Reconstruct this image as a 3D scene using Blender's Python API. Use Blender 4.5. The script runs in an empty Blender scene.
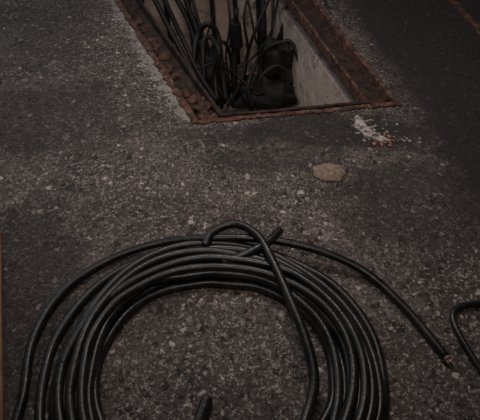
import bpy, bmesh, math, random
from mathutils import Vector, Matrix, noise as mnoise
random.seed(7)
S=bpy.context.scene
S.view_settings.view_transform='Standard'
H=1.2; PITCH=math.radians(47); F=520.0
# ---------- camera
cd=bpy.data.cameras.new("camera"); cam=bpy.data.objects.new("camera",cd); S.collection.objects.link(cam)
cam.location=(0,0,H); cam.rotation_euler=(math.pi/2-PITCH,0,0); cd.sensor_width=36; cd.lens=F/480*36
S.camera=cam
def ray(u,v):
    x=(u-240)/F; y=(v-210)/F; c=math.cos(PITCH); s=math.sin(PITCH)
    return Vector((x,c-s*y,-s-c*y))
def fl(u,v,z=0.0):
    d=ray(u,v); t=(z-H)/d.z
    return Vector((d.x*t,d.y*t,z))
def pl(u,v,yp):
    d=ray(u,v); t=yp/d.y
    return Vector((d.x*t,yp,H+d.z*t))

# ---------- material helpers
class M:
    def __init__(s,name):
        s.m=bpy.data.materials.new(name); s.m.use_nodes=True; s.nt=s.m.node_tree
        s.b=s.nt.nodes["Principled BSDF"]; s.tc=s.nt.nodes.new("ShaderNodeTexCoord")
        s.vec=s.tc.outputs["Object"]
    def n(s,t,**k):
        n=s.nt.nodes.new(t)
        for a,b in k.items(): setattr(n,a,b)
        return n
    def l(s,a,b): s.nt.links.new(a,b)
    def noise(s,scale,detail=4,rough=.6,vec=None,out="Fac"):
        n=s.n("ShaderNodeTexNoise"); n.inputs["Scale"].default_value=scale; n.inputs["Detail"].default_value=detail
        n.inputs["Roughness"].default_value=rough; s.l(vec or s.vec,n.inputs["Vector"]); return n.outputs[out]
    def vor(s,scale,vec=None):
        n=s.n("ShaderNodeTexVoronoi"); n.inputs["Scale"].default_value=scale; s.l(vec or s.vec,n.inputs["Vector"]); return n
    def ramp(s,src,stops):
        r=s.n("ShaderNodeValToRGB"); e=r.color_ramp.elements
        while len(e)<len(stops): e.new(.5)
        for i,(p,c) in enumerate(stops):
            e[i].position=p
            e[i].color=(c,c,c,1) if not isinstance(c,tuple) else (*c,1)
        s.l(src,r.inputs["Fac"]); return r.outputs["Color"]
    def mix(s,f,a,b,mode='MIX'):
        m=s.n("ShaderNodeMix",data_type='RGBA',blend_type=mode)
        for sock,val in ((m.inputs[0],f),(m.inputs[6],a),(m.inputs[7],b)):
            if isinstance(val,(int,float)): sock.default_value=val
            elif isinstance(val,tuple): sock.default_value=(*val,1)
            else: s.l(val,sock)
        return m.outputs[2]
    def math(s,op,a,b=0,c=0):
        m=s.n("ShaderNodeMath",operation=op)
        for i,v in enumerate((a,b,c)):
            if isinstance(v,(int,float)): m.inputs[i].default_value=v
            else: s.l(v,m.inputs[i])
        return m.outputs[0]
    def bump(s,h,st,dist=.01):
        b=s.n("ShaderNodeBump"); b.inputs["Strength"].default_value=st; b.inputs["Distance"].default_value=dist
        s.l(h,b.inputs["Height"]); s.l(b.outputs[0],s.b.inputs["Normal"])

def floor_mat():
    m=M("worn_concrete")
    base=m.ramp(m.noise(4,6,.65),[(.3,(.060,.047,.042)),(.7,(.150,.122,.108))])
    fine=m.ramp(m.noise(110,7,.82),[(.38,.08),(.62,2.0)])
    c=m.mix(1.0,base,fine,'MULTIPLY')
    wv=m.n("ShaderNodeVectorMath",operation='SCALE'); m.l(m.noise(75,4,.65,out="Color"),wv.inputs[0]); wv.inputs[3].default_value=.034
    av=m.n("ShaderNodeVectorMath",operation='ADD'); m.l(m.vec,av.inputs[0]); m.l(wv.outputs[0],av.inputs[1]); W=av.outputs[0]
    def cells(scale,thr,size):
        v=m.vor(scale,W); sep=m.n("ShaderNodeSeparateColor"); m.l(v.outputs["Color"],sep.inputs[0])
        a=m.math('GREATER_THAN',sep.outputs[0],thr)
        b=m.math('LESS_THAN',v.outputs["Distance"],m.math('MULTIPLY',sep.outputs[1],size))
        return m.math('MULTIPLY',a,b)
    s3=cells(52,.42,.65); c=m.mix(m.math('MULTIPLY',s3,.85),c,(.018,.014,.012))
    s1=cells(80,.58,.5); c=m.mix(m.math('MULTIPLY',s1,.85),c,(.38,.31,.28))
    s2=cells(46,.80,.42); c=m.mix(m.math('MULTIPLY',s2,.95),c,(.68,.58,.52))
    s4=cells(150,.62,.7); c=m.mix(m.math('MULTIPLY',s4,.8),c,(.52,.44,.40))
    pf=m.math('MULTIPLY',m.ramp(m.noise(34,6,.8),[(.575,0.),(.60,1.)]),m.ramp(m.noise(2.2,3,.5),[(.42,0.),(.6,1.)]))
    c=m.mix(m.math('MULTIPLY',pf,.6),c,(.56,.52,.49))
    sx=m.n("ShaderNodeSeparateXYZ"); m.l(m.vec,sx.inputs[0])
    X,Y=sx.outputs[0],sx.outputs[1]
    dl=m.math('ADD',m.math('MULTIPLY',m.math('ADD',X,.169),-.91),m.math('MULTIPLY',m.math('SUBTRACT',Y,1.565),-.415))
    ed=m.ramp(m.math('SUBTRACT',m.noise(16,7,.8),m.math('MULTIPLY',dl,2.6)),[(.38,0.),(.43,1.)])
    fr_=m.math('MULTIPLY',ed,m.math('MULTIPLY',m.math('LESS_THAN',dl,.14),m.math('GREATER_THAN',dl,-.01)))
    fr_=m.math('MULTIPLY',fr_,m.math('GREATER_THAN',Y,1.57))
    c=m.mix(m.math('MULTIPLY',fr_,.6),c,(.50,.46,.44))
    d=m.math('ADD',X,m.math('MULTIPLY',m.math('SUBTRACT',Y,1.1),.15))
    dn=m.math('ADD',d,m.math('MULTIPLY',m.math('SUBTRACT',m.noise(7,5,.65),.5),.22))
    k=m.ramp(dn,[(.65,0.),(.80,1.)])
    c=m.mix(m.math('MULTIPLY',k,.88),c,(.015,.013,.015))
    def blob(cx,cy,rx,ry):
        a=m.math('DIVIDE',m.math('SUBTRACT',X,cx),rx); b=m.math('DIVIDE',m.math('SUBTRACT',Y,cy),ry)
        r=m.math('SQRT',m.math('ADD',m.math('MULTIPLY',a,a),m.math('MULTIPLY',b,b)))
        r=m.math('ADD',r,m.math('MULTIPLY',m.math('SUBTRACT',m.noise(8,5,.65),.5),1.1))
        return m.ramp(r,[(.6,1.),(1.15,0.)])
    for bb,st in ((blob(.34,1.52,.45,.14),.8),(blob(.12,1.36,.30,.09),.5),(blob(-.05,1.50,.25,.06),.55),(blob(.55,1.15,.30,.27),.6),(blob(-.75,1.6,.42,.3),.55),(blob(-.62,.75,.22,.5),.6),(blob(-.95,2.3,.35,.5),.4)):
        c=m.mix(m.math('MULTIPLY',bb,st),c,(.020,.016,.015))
    g=m.ramp(m.noise(3.5,3,.5),[(.45,0.),(.62,1.)])
    c=m.mix(m.math('MULTIPLY',g,.25),c,(.04,.032,.029))
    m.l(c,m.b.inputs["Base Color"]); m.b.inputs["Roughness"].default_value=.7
    m.bump(m.math('ADD',m.noise(60,6,.7),m.math('MULTIPLY',s1,.3)),.9,.012)
    return m.m
def simple(name,c1,c2,scale,rough=.7,bump=.3,metal=0,lo=.35,hi=.65):
    m=M(name); m.l(m.ramp(m.noise(scale,6,.65),[(lo,c1),(hi,c2)]),m.b.inputs["Base Color"])
    m.b.inputs["Roughness"].default_value=rough; m.b.inputs["Metallic"].default_value=metal
    m.bump(m.noise(scale*3,4,.6),bump,.005); return m.m
def cable_mat():
    m=M("dusty_black_rubber")
    c=m.ramp(m.noise(14,6,.7),[(.42,(.004,.004,.004)),(.75,(.028,.025,.023))])
    sp=m.ramp(m.noise(160,3,.7),[(.61,0.),(.69,1.)])
    c=m.mix(m.math('MULTIPLY',sp,.45),c,(.12,.105,.095))
    m.l(c,m.b.inputs["Base Color"])
    m.l(m.ramp(m.noise(25,5,.7),[(.3,.24),(.7,.48)]),m.b.inputs["Roughness"])
    m.bump(m.noise(110,4,.6),.3,.003); return m.m
def plaster_mat():
    m=M("pit_plaster")
    c=m.ramp(m.noise(5,6,.65),[(.3,(.44,.33,.27)),(.65,(.80,.65,.57))])
    st=m.ramp(m.noise(7,6,.72),[(.52,0.),(.64,1.)])
    c=m.mix(m.math('MULTIPLY',st,.8),c,(.07,.05,.042))
    m.l(c,m.b.inputs["Base Color"]); m.b.inputs["Roughness"].default_value=.95
    m.bump(m.noise(30,5,.7),.6,.01); return m.m
def rust_mat():
    m=M("rusted_steel")
    c=m.ramp(m.noise(24,7,.75),[(.36,(.018,.010,.008)),(.52,(.115,.050,.033)),(.7,(.28,.145,.10))])
    fl_=m.ramp(m.noise(55,5,.75),[(.58,0.),(.63,1.)])
    c=m.mix(m.math('MULTIPLY',fl_,.5),c,(.42,.34,.30))
    m.l(c,m.b.inputs["Base Color"]); m.b.inputs["Roughness"].default_value=.9
    m.bump(m.noise(80,5,.7),.9,.006); return m.m
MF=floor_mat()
MCAB=cable_mat()
MPCAB=simple("black_rubber",(.004,.004,.004),(.015,.014,.013),30,.6,.2)
MPIT=plaster_mat()
MPITD=simple("pit_dirt",(.14,.11,.095),(.40,.33,.28),8,.95,.6)
MRUST=rust_mat()
MRUSTD=simple("dark_rusted_steel",(.008,.006,.005),(.070,.038,.029),22,.9,.9,.0)
MCOP=simple("cut_conductor",(.25,.16,.14),(.60,.43,.38),80,.6,.2,.1)
MPL=simple("plaster_chip",(.28,.24,.21),(.5,.45,.4),40,.95,.6)
MPINK=simple("red_insulation_chip",(.45,.10,.07),(.6,.25,.2),40,.8,.2)
MWOOD=simple("varnished_wood",(.16,.07,.03),(.30,.14,.06),12,.6,.2)
MWIRE=simple("thin_wire",(.02,.02,.02),(.06,.05,.05),30,.5,.1)
MBAG=simple("splice_tape",(.004,.004,.004),(.020,.018,.016),18,.75,1.0)

# ---------- geometry helpers
def cr(pts,n=10,closed=False):
    out=[];N=len(pts)
    rng=range(N) if closed else range(N-1)
    for i in rng:
        g=lambda k: pts[k%N] if closed else pts[max(0,min(N-1,k))]
        p0,p1,p2,p3=g(i-1),g(i),g(i+1),g(i+2)
        for j in range(n):
            t=j/n
            out.append(.5*((2*p1)+(p2-p0)*t+(2*p0-5*p1+4*p2-p3)*t*t+(3*p1-p0-3*p2+p3)*t**3))
    if not closed: out.append(pts[-1].copy())
    return out
def tube(bm,pts,r,mi=0,closed=False,seg=12):
    N=len(pts); rings=[]; up=Vector((0,0,1)); prev=None
    for i,p in enumerate(pts):
        if closed: t=(pts[(i+1)%N]-pts[i-1])
        else: t=pts[min(N-1,i+1)]-pts[max(0,i-1)]
        t.normalize()
        if prev is None:
            a=up if abs(t.z)<.9 else Vector((1,0,0)); n=(a-t*a.dot(t)).normalized()
        else:
            n=(prev-t*prev.dot(t)).normalized()
        prev=n; b=t.cross(n)
        rr=r(i/(N-1)) if callable(r) else r
        rings.append([bm.verts.new(p+(n*math.cos(k*2*math.pi/seg)+b*math.sin(k*2*math.pi/seg))*rr) for k in range(seg)])
    M_=N if closed else N-1
    for i in range(M_):
        A=rings[i];B=rings[(i+1)%N]
        off=0
        if closed and i==N-1:
            off=min(range(seg),key=lambda o:(A[0].co-B[o].co).length)
        for k in range(seg):
            f=bm.faces.new((A[k],A[(k+1)%seg],B[(k+1+off)%seg],B[(k+off)%seg])); f.smooth=True; f.material_index=mi
    if not closed:
        for R in (rings[0][::-1],rings[-1]):
            f=bm.faces.new(R); f.material_index=mi
def obj(name,bm,mats,parent=None):
    bmesh.ops.recalc_face_normals(bm,faces=bm.faces)
    me=bpy.data.meshes.new(name); bm.to_mesh(me); bm.free()
    for m in mats: me.materials.append(m)
    o=bpy.data.objects.new(name,me); S.collection.objects.link(o)
    if parent: o.parent=parent
    return o
def empty(name):
    e=bpy.data.objects.new(name,None); S.collection.objects.link(e); return e
def poly_prism(bm,pts,z0,z1,mi=0):
    a=[bm.verts.new((p[0],p[1],z0)) for p in pts]; b=[bm.verts.new((p[0],p[1],z1)) for p in pts]
    bm.faces.new(a[::-1]).material_index=mi; bm.faces.new(b).material_index=mi
    n=len(pts)
    for i in range(n): bm.faces.new((a[i],a[(i+1)%n],b[(i+1)%n],b[i])).material_index=mi

# ---------- pit outline (world metres)
A=Vector((-.169,1.565));B=Vector((.615,1.680));C=Vector((.27,2.95));D=Vector((-.80,2.95))
quad=[A,B,C,D]
def inset(q,ds):
    n=len(q); out=[]
    lines=[]
    for i in range(n):
        p,r=q[i],q[(i+1)%n]; d=(r-p).normalized(); nr=Vector((-d.y,d.x)); lines.append((p+nr*ds[i],d))
    for i in range(n):
        (p,d),(q2,e)=lines[i-1],lines[i]
        den=d.x*e.y-d.y*e.x; w=q2-p; t=(w.x*e.y-w.y*e.x)/den
        out.append(p+d*t)
    return out
bm=bmesh.new()
outer=[Vector((-3,-1)),Vector((3,-1)),Vector((3,6)),Vector((-3,6))]
T=-.12
vo=[bm.verts.new((*p,0)) for p in outer]; vi=[bm.verts.new((*p,0)) for p in quad]
for i in range(4):
    bm.faces.new((vo[i],vo[(i+1)%4],vi[(i+1)%4],vi[i]))
vl=[bm.verts.new((*p,T)) for p in quad]
for i in range(4): bm.faces.new((vi[i],vi[(i+1)%4],vl[(i+1)%4],vl[i]))
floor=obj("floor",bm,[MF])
inn=inset(quad,[.05,.10,.05,.05])
pit=empty("cable_pit")
bm=bmesh.new()
ZB=-.70
outw=inset(quad,[-.12]*4)
for i in range(4):
    j=(i+1)%4
    poly_prism(bm,[inn[i],inn[j],outw[j],outw[i]],ZB,T,0)
obj("pit_walls",bm,[MPIT],pit)
bm=bmesh.new(); poly_prism(bm,outw,ZB-.05,ZB,0); obj("pit_bottom",bm,[MPITD],pit)
def wavy(bm,p,q,w,z0,z1,mi=0,n=40,amp=.004):
    d=(q-p).normalized(); nr=Vector((-d.y,d.x)); rows=[]
    for k in range(n+1):
        t=k/n; c=p.lerp(q,t)
        e0=(random.uniform(-amp,amp) if 0<k<n else 0); e1=random.uniform(-amp,amp)*.6
        zz=random.uniform(-.0015,.0015)
        a=c+nr*e0; b=c+nr*(w+e1)
        rows.append([bm.verts.new((a.x,a.y,z0)),bm.verts.new((b.x,b.y,z0)),bm.verts.new((b.x,b.y,z1+zz)),bm.verts.new((a.x,a.y,z1+zz))])
    for k in range(n):
        r,s=rows[k],rows[k+1]
        for m_ in range(4): bm.faces.new((r[m_],r[(m_+1)%4],s[(m_+1)%4],s[m_])).material_index=mi
    bm.faces.new(rows[0][::-1]).material_index=mi; bm.faces.new(rows[-1]).material_index=mi
bm=bmesh.new()
o1=inset(quad,[-.010]*4)
wid=[.020,.022,.02,.026]
for i in range(4):
    j=(i+1)%4; wavy(bm,o1[i],o1[j],wid[i],-.05,.006,n=70,amp=.005)
obj("frame_upright",bm,[MRUST],pit)
bm=bmesh.new()
i1=inset(quad,[.006]*4)
i2=inset(quad,[.045,.115,.05,.12])
for i in range(4):
    j=(i+1)%4; poly_prism(bm,[i1[i],i1[j],i2[j],i2[i]],-.05,-.042,0)
i3=inset(quad,[.037,.097,.042,.108])
for i in range(4):
    j=(i+1)%4; wavy(bm,i3[i],i3[j],.013,-.042,-.006,mi=1 if i==1 else 0,amp=.003)
obj("frame_flange",bm,[MRUSTD,MRUST],pit)
bm=bmesh.new()
c0=A+Vector((.045,.05))
def lump(bm,c,rx,ry,rz,seed=0,mi=0,amp=.35,sub=3,fr=2.0):
    r=bmesh.ops.create_icosphere(bm,subdivisions=sub,radius=1)
    for v in r['verts']:
        n=mnoise.noise(v.co*fr+Vector((seed,seed*2,seed*3)))+.5*mnoise.noise(v.co*fr*2.6+Vector((seed,0,0)))
        s=1+amp*n
        v.co=Vector((c[0]+v.co.x*rx*s,c[1]+v.co.y*ry*s,c[2]+v.co.z*rz*s))
    for v in r['verts']:
        for f in v.link_faces: f.smooth=True; f.material_index=mi
lump(bm,(c0.x,c0.y,-.035),.045,.04,.03,1,amp=.8)
lump(bm,(c0.x-.02,c0.y+.09,-.038),.03,.05,.02,5,amp=.8)
for k in range(9):
    t=.12+.06*k+random.uniform(-.02,.02); p=A.lerp(D,t)+Vector((.055+random.uniform(-.02,.02),.02))
    lump(bm,(p.x,p.y,-.04),random.uniform(.012,.03),random.uniform(.015,.04),.014,20+k,amp=.8,sub=2)
obj("rust_crust",bm,[MRUST],pit)

# ---------- cables in the pit
bm=bmesh.new()
def pc(tr,yp,r,mi=0):
    P=[pl(u,v,yp+dy) for u,v,dy in tr]
    P=[Vector((p.x,p.y,max(p.z,ZB+r+.005))) for p in P]
    tube(bm,cr(P,8),r,mi,seg=10)
traces=[
 ([(262,-10,.1),(264,30,0),(262,60,0),(255,90,-.1),(244,106,-.15)],2.7,.015),
 ([(291,-10,.1),(285,25,0),(272,55,0),(262,85,0),(258,108,-.1)],2.7,.018),
 ([(172,-10,.1),(190,25,0),(200,60,-.1),(212,95,-.2)],2.65,.015),
 ([(182,-10,.1),(197,30,0),(206,60,-.1),(224,98,-.2)],2.6,.014),
 ([(190,-10,.1),(198,20,0),(207,50,-.1),(214,96,-.2)],2.7,.010),
 ([(200,95,-.2),(194,60,-.1),(198,35,0),(208,24,0),(218,36,0),(222,70,-.1),(226,100,-.2)],2.55,.015),
 ([(205,95,-.2),(203,60,-.1),(204,40,0),(212,38,0),(219,52,-.1),(215,75,-.1),(217,100,-.2)],2.5,.013),
 ([(214,100,-.2),(210,75,-.1),(214,50,0),(224,42,0),(231,60,0),(234,98,-.1)],2.6,.010),
 ([(246,-10,.1),(252,20,0),(258,45,0),(276,62,0),(298,55,0),(306,36,0),(312,-8,0)],2.75,.006),
 ([(150,-10,0),(170,30,-.1),(190,68,-.25),(208,100,-.4)],2.5,.014),
 ([(160,-10,0),(182,38,-.1),(198,72,-.25),(216,100,-.4)],2.55,.013),
 ([(225,104,-.1),(228,80,0),(226,55,0),(230,20,0),(226,-10,.1)],2.62,.006),
 ([(240,106,-.1),(244,80,0),(248,50,0),(244,20,0),(249,-10,.1)],2.66,.007),
 ([(228,106,-.15),(240,84,-.1),(246,60,0),(254,34,0),(272,-8,.1)],2.55,.009),
 ([(272,-10,.1),(273,20,0),(270,45,0),(274,70,-.05)],2.66,.009),
 ([(300,-10,.15),(302,20,.1),(310,50,.05),(304,85,0),(300,108,0)],2.65,.006),
 ([(322,-10,.1),(330,15,0),(338,45,-.1),(342,78,-.2),(337,104,-.3)],2.45,.006),
 ([(296,20,0),(306,14,0),(312,24,0),(310,60,0),(306,104,-.1)],2.55,.006),
 ([(278,44,0),(290,42,0),(299,60,-.05),(303,84,-.08),(300,104,-.1)],2.5,.012),
 ([(252,106,-.15),(248,86,-.1),(256,64,0),(268,48,0),(281,42,0)],2.5,.011),
 ([(256,92,-.1),(262,76,-.08),(276,66,-.05),(286,74,-.05),(284,98,-.08)],2.36,.009),
 ([(196,70,-.15),(214,64,-.1),(232,72,-.05),(252,88,-.1),(276,96,-.1)],2.5,.007),
 ([(206,88,-.2),(226,74,-.1),(250,60,-.05),(270,34,0),(279,-8,.1)],2.6,.007),
 ([(212,-8,.1),(214,14,.05),(207,40,0),(218,66,0),(240,92,-.1)],2.72,.006),
]
for t,y,r in traces: pc(t,y,r)
for k in range(6):
    x=-.55+k*.13
    tube(bm,cr([Vector((x+.02,2.80,-.5)),Vector((x,2.84,-.1)),Vector((x-.01,2.88,.04)),Vector((x-.02,3.05,.03)),Vector((x-.1,3.5,.014))],8),.013)
P=[pl(237,106,2.45),pl(234,75,2.5),pl(235,48,2.55),pl(236,38,2.55)]
tube(bm,cr(P,8),.018)
tube(bm,cr([pl(236,46,2.55),pl(236,40,2.55),pl(235,26,2.55),pl(236,22,2.55)],4),lambda t:.038-.008*t)
tube(bm,[pl(236,24,2.55),pl(237,9,2.55)],.011)
c=pl(278,72,2.54); lump(bm,(c.x,c.y,c.z),.115,.08,.17,3,1,.6,4,1.3)
c=pl(268,96,2.47); lump(bm,(c.x,c.y,max(c.z,ZB+.12)),.16,.09,.10,9,1,.8,4,1.6)
c=pl(214,80,2.47); lump(bm,(c.x,c.y,c.z),.065,.06,.17,12,1,.9,3,2)
obj("pit_cable_bundle",bm,[MPCAB,MBAG],pit)

# ---------- main coil
R=.0118
Cn=Vector((-.085,.565))
bm=bmesh.new()
def loop(rt,rl,rb,rr,z,r=R,ph=0,wob=.006,dz=0):
    P=[];n=28;key=[(0,rr),(90,rt),(180,rl),(270,rb)]
    for k in range(n):
        a=360*k/n; q=int(a//90)%4; t=(a-90*q)/90; t=t*t*(3-2*t)
        rad=key[q][1]*(1-t)+key[(q+1)%4][1]*t
        rad+=wob*math.sin(math.radians(a)*3+ph)+random.uniform(-.0028,.0028)
        P.append(Vector((Cn.x+rad*math.cos(math.radians(a)),Cn.y+rad*math.sin(math.radians(a)),max(r+.0012,z+.004*math.sin(math.radians(a)*2+ph)+.002))))
    tube(bm,cr(P,5,True),r,0,True)
L=[(.272,.262,.26,.31,1),(.292,.285,.29,.330,1),(.318,.305,.31,.352,1),(.345,.327,.34,.375,1),
   (.375,.348,.36,.400,1),(.40,.388,.40,.430,1),
   (.305,.275,.28,.340,2.9),(.330,.297,.30,.362,2.9),(.362,.318,.33,.388,2.9),(.283,.340,.35,.320,2.9),
   (.295,.285,.30,.350,4.5),(.345,.308,.32,.372,4.6),(.388,.338,.33,.412,2.6),(.315,.327,.33,.395,4.5)]
for i,(a,b,c,d,z) in enumerate(L): loop(a,b,c,d,R*z,ph=i*1.3)
def ftrace(pts,r=R,mi=0,pre=[]):
    P=pre+[fl(u,v,z) for u,v,z in pts]
    tube(bm,cr(P,8),r,mi)
pre=[Vector((.10,.20,.03)),Vector((-.1,.14,.014)),Vector((-.35,.22,.014)),Vector((-.49,.38,.014))]
ftrace([(24,392,.014),(33,340,.014),(60,295,.014),(105,262,.016),(160,243,.03),(215,238,.046),(270,240,.055),(320,251,.045),(365,272,.025),(405,308,.013),(446,357,.013)],pre=pre)
e=fl(446,357,.013); d=(fl(458,370,.013)-e).normalized()
tube(bm,[e-d*.004,e+d*.006],R*.85,1)
for k in range(9):
    o=Vector((random.uniform(-.005,.005),random.uniform(-.005,.005),random.uniform(-.004,.004)))
    tube(bm,[e+o*.7,e+d*(.010+random.uniform(0,.006))+o*1.6],.0018,1,seg=6)
ftrace([(205,246,.05),(213,232,.06),(235,224,.07),(257,235,.075),(272,260,.075),(290,300,.07),(306,340,.062),(314,375,.055),(310,405,.05),(296,440,.05),(270,470,.045)],R*1.05)
ftrace([(222,262,.05),(248,253,.065),(268,242,.068),(280,230,.062)],R*1.05)
Pq=cr([fl(u,v,z) for u,v,z in [(207,399,.017),(201,416,.016),(188,445,.016),(150,480,.03)]],8)
Pd=(Pq[0]-Pq[1]).normalized()
Pq=[Pq[0]+Pd*.008,Pq[0]+Pd*.006,Pq[0]+Pd*.003]+Pq
rr_=[.006,.0105,.0132]
n_=len(Pq)-1
tube(bm,Pq,lambda t:(rr_[int(round(t*n_))] if round(t*n_)<3 else .0145))
obj_c=obj("cable_coil",bm,[MCAB,MCOP])
bm=bmesh.new()
P=[fl(u,v,z) for u,v,z in [(276,316,.006),(285,330,.004),(297,360,.003),(306,392,.004),(308,418,.004)]]
tube(bm,cr(P,8),.0016,0,seg=6); obj("thin_wire",bm,[MWIRE])
bm=bmesh.new()
P=[fl(u,v,.003) for u,v in [(218,165),(226,178),(234,195),(237,212),(240,222)]]
tube(bm,cr(P,8),.0011,0,seg=6); obj("thin_wire.001",bm,[MWIRE])
bm=bmesh.new()
P=[fl(u,v,.010) for u,v in [(560,310),(520,303),(480,304),(462,306),(453,313),(455,326),(465,345),(480,368),(505,400),(540,440)]]
tube(bm,cr(P,8),.0085,0); obj("power_cable",bm,[MCAB])

# ---------- rusty steel edge strip set in the floor
bm=bmesh.new()
p=fl(436,-12);q=fl(486,42); d_=(q-p); p2=p-d_*.6; q2=q+d_*.3
wavy(bm,Vector((p2.x,p2.y)),Vector((q2.x,q2.y)),.032,0,.009,n=60,amp=.004)
obj("steel_edge_strip",bm,[MRUST])

# ---------- mortar lump on floor
bm=bmesh.new()
c=fl(329,173)
n=30; rings=[]
prof=[(1.0,.0008),(.93,.007),(.78,.013),(.5,.016),(.2,.0175)]
for s,z in prof:
    ring=[]
    for k in range(n):
        a=2*math.pi*k/n
        r=1+.20*mnoise.noise(Vector((math.cos(a)*1.6,math.sin(a)*1.6,3.1)))+.05*math.sin(7*a+2*s)
        x=c.x+.060*r*s*math.cos(a); y=c.y+.045*r*s*math.sin(a)
        ring.append(bm.verts.new((x,y,z+.004*mnoise.noise(Vector((x*60,y*60,0)))*(1 if z>.001 else 0))))
    rings.append(ring)
for i in range(len(prof)-1):
    for k in range(n):
        f=bm.faces.new((rings[i][k],rings[i][(k+1)%n],rings[i+1][(k+1)%n],rings[i+1][k])); f.smooth=True
bm.faces.new(rings[-1]); bm.faces.new(rings[0][::-1])
obj("dried_mortar_lump",bm,[simple("dried_mortar",(.18,.13,.095),(.42,.32,.25),75,.95,1.0)])

# ---------- chips
def chip(bm,p,s,mi=0):
    vs=[]
    for k in range(7):
        v=Vector((random.gauss(0,1),random.gauss(0,1),random.gauss(0,.5))).normalized()
        vs.append(bm.verts.new((p.x+v.x*s*random.uniform(.6,1.3),p.y+v.y*s*random.uniform(.6,1.2),max(.0003,p.z+v.z*s*.6+s*.3))))
    g=bmesh.ops.convex_hull(bm,input=vs)
    for f in g['geom']:
        if isinstance(f,bmesh.types.BMFace): f.material_index=mi
    dl=[v for v in g['geom_interior'] if isinstance(v,bmesh.types.BMVert)]
    if dl: bmesh.ops.delete(bm,geom=dl,context='VERTS')
bm=bmesh.new()
for k in range(90):
    t=random.random()**.9; base=A.lerp(D,t*.55); off=-abs(random.gauss(0,.03))-.022
    chip(bm,Vector((base.x+off,base.y+off*.3,0)),random.uniform(.003,.009))
for k in range(26):
    p=fl(random.gauss(362,6),random.gauss(124,5)); chip(bm,p,random.uniform(.004,.009))
for k in range(40):
    p=fl(random.gauss(378,12),random.gauss(134,5)); chip(bm,p,random.uniform(.003,.008))
for k in range(16):
    p=fl(random.gauss(407,9),random.gauss(141,1.2)); chip(bm,p,random.uniform(.003,.007))
for k in range(10):
    p=fl(random.gauss(386,5),random.gauss(142,3)); chip(bm,p,random.uniform(.005,.011),1)
sc=[(354,117),(358,115),(363,124),(370,131),(381,135),(390,140),(386,143),(376,139),(365,135),(357,128)]
top=[fl(u,v,.006+.006*random.random()) for u,v in sc]
cen=sum(top,Vector())/len(top); cen.z=.016
vc=bm.verts.new(cen); vs=[bm.verts.new(p) for p in top]; vb=[bm.verts.new((p.x,p.y,.0006)) for p in top]
for i in range(len(vs)):
    j=(i+1)%len(vs); bm.faces.new((vc,vs[i],vs[j])).material_index=2; bm.faces.new((vs[i],vb[i],vb[j],vs[j])).material_index=2
bm.faces.new(vb[::-1])
obj("plaster_rubble",bm,[MPL,MPINK,simple("scrap_plaster",(.09,.07,.06),(.62,.53,.48),60,.9,.8,0,.40,.58)])

# wooden strip on the left
bm=bmesh.new()
a=fl(2,235);b=fl(5,420)
ext=(b-a).normalized(); b2=b+ext*.4
poly_prism(bm,[(a.x,a.y),(b2.x,b2.y),(b2.x-.05,b2.y),(a.x-.05,a.y)][::-1],0.0,.015)
obj("wooden_strip",bm,[MWOOD])

# ---------- light
def aim(o,loc,tgt):
    o.location=loc; o.rotation_euler=(Vector(tgt)-Vector(loc)).to_track_quat('-Z','Y').to_euler()
def area(name,loc,tgt,size,en,col):
    l=bpy.data.lights.new(name,'AREA'); l.energy=en; l.size=size; l.color=col
    o=bpy.data.objects.new(name,l); S.collection.objects.link(o); aim(o,loc,tgt)
area("ceiling_lamp",(-.1,2.0,2.0),(0,1.0,0),.55,15,(1,.90,.84))
area("cool_left_light",(-2.4,3.0,1.9),(-.6,2.0,0),1.0,12,(.74,.88,1))  # unseen bluish area light from the far left
l=bpy.data.lights.new("pit_fill_spot",'SPOT'); l.energy=36; l.spot_size=math.radians(60); l.spot_blend=1; l.shadow_soft_size=.12; l.color=(1,.87,.79)  # unseen spot added to brighten the pit, stands for no actual lamp
o=bpy.data.objects.new("pit_fill_spot",l); S.collection.objects.link(o); aim(o,(-.1,.25,1.9),(.03,1.5,-.1))
w=bpy.data.worlds.new("world"); S.world=w; w.use_nodes=True
w.node_tree.nodes["Background"].inputs[0].default_value=(1,.95,.93,1); w.node_tree.nodes["Background"].inputs[1].default_value=.035
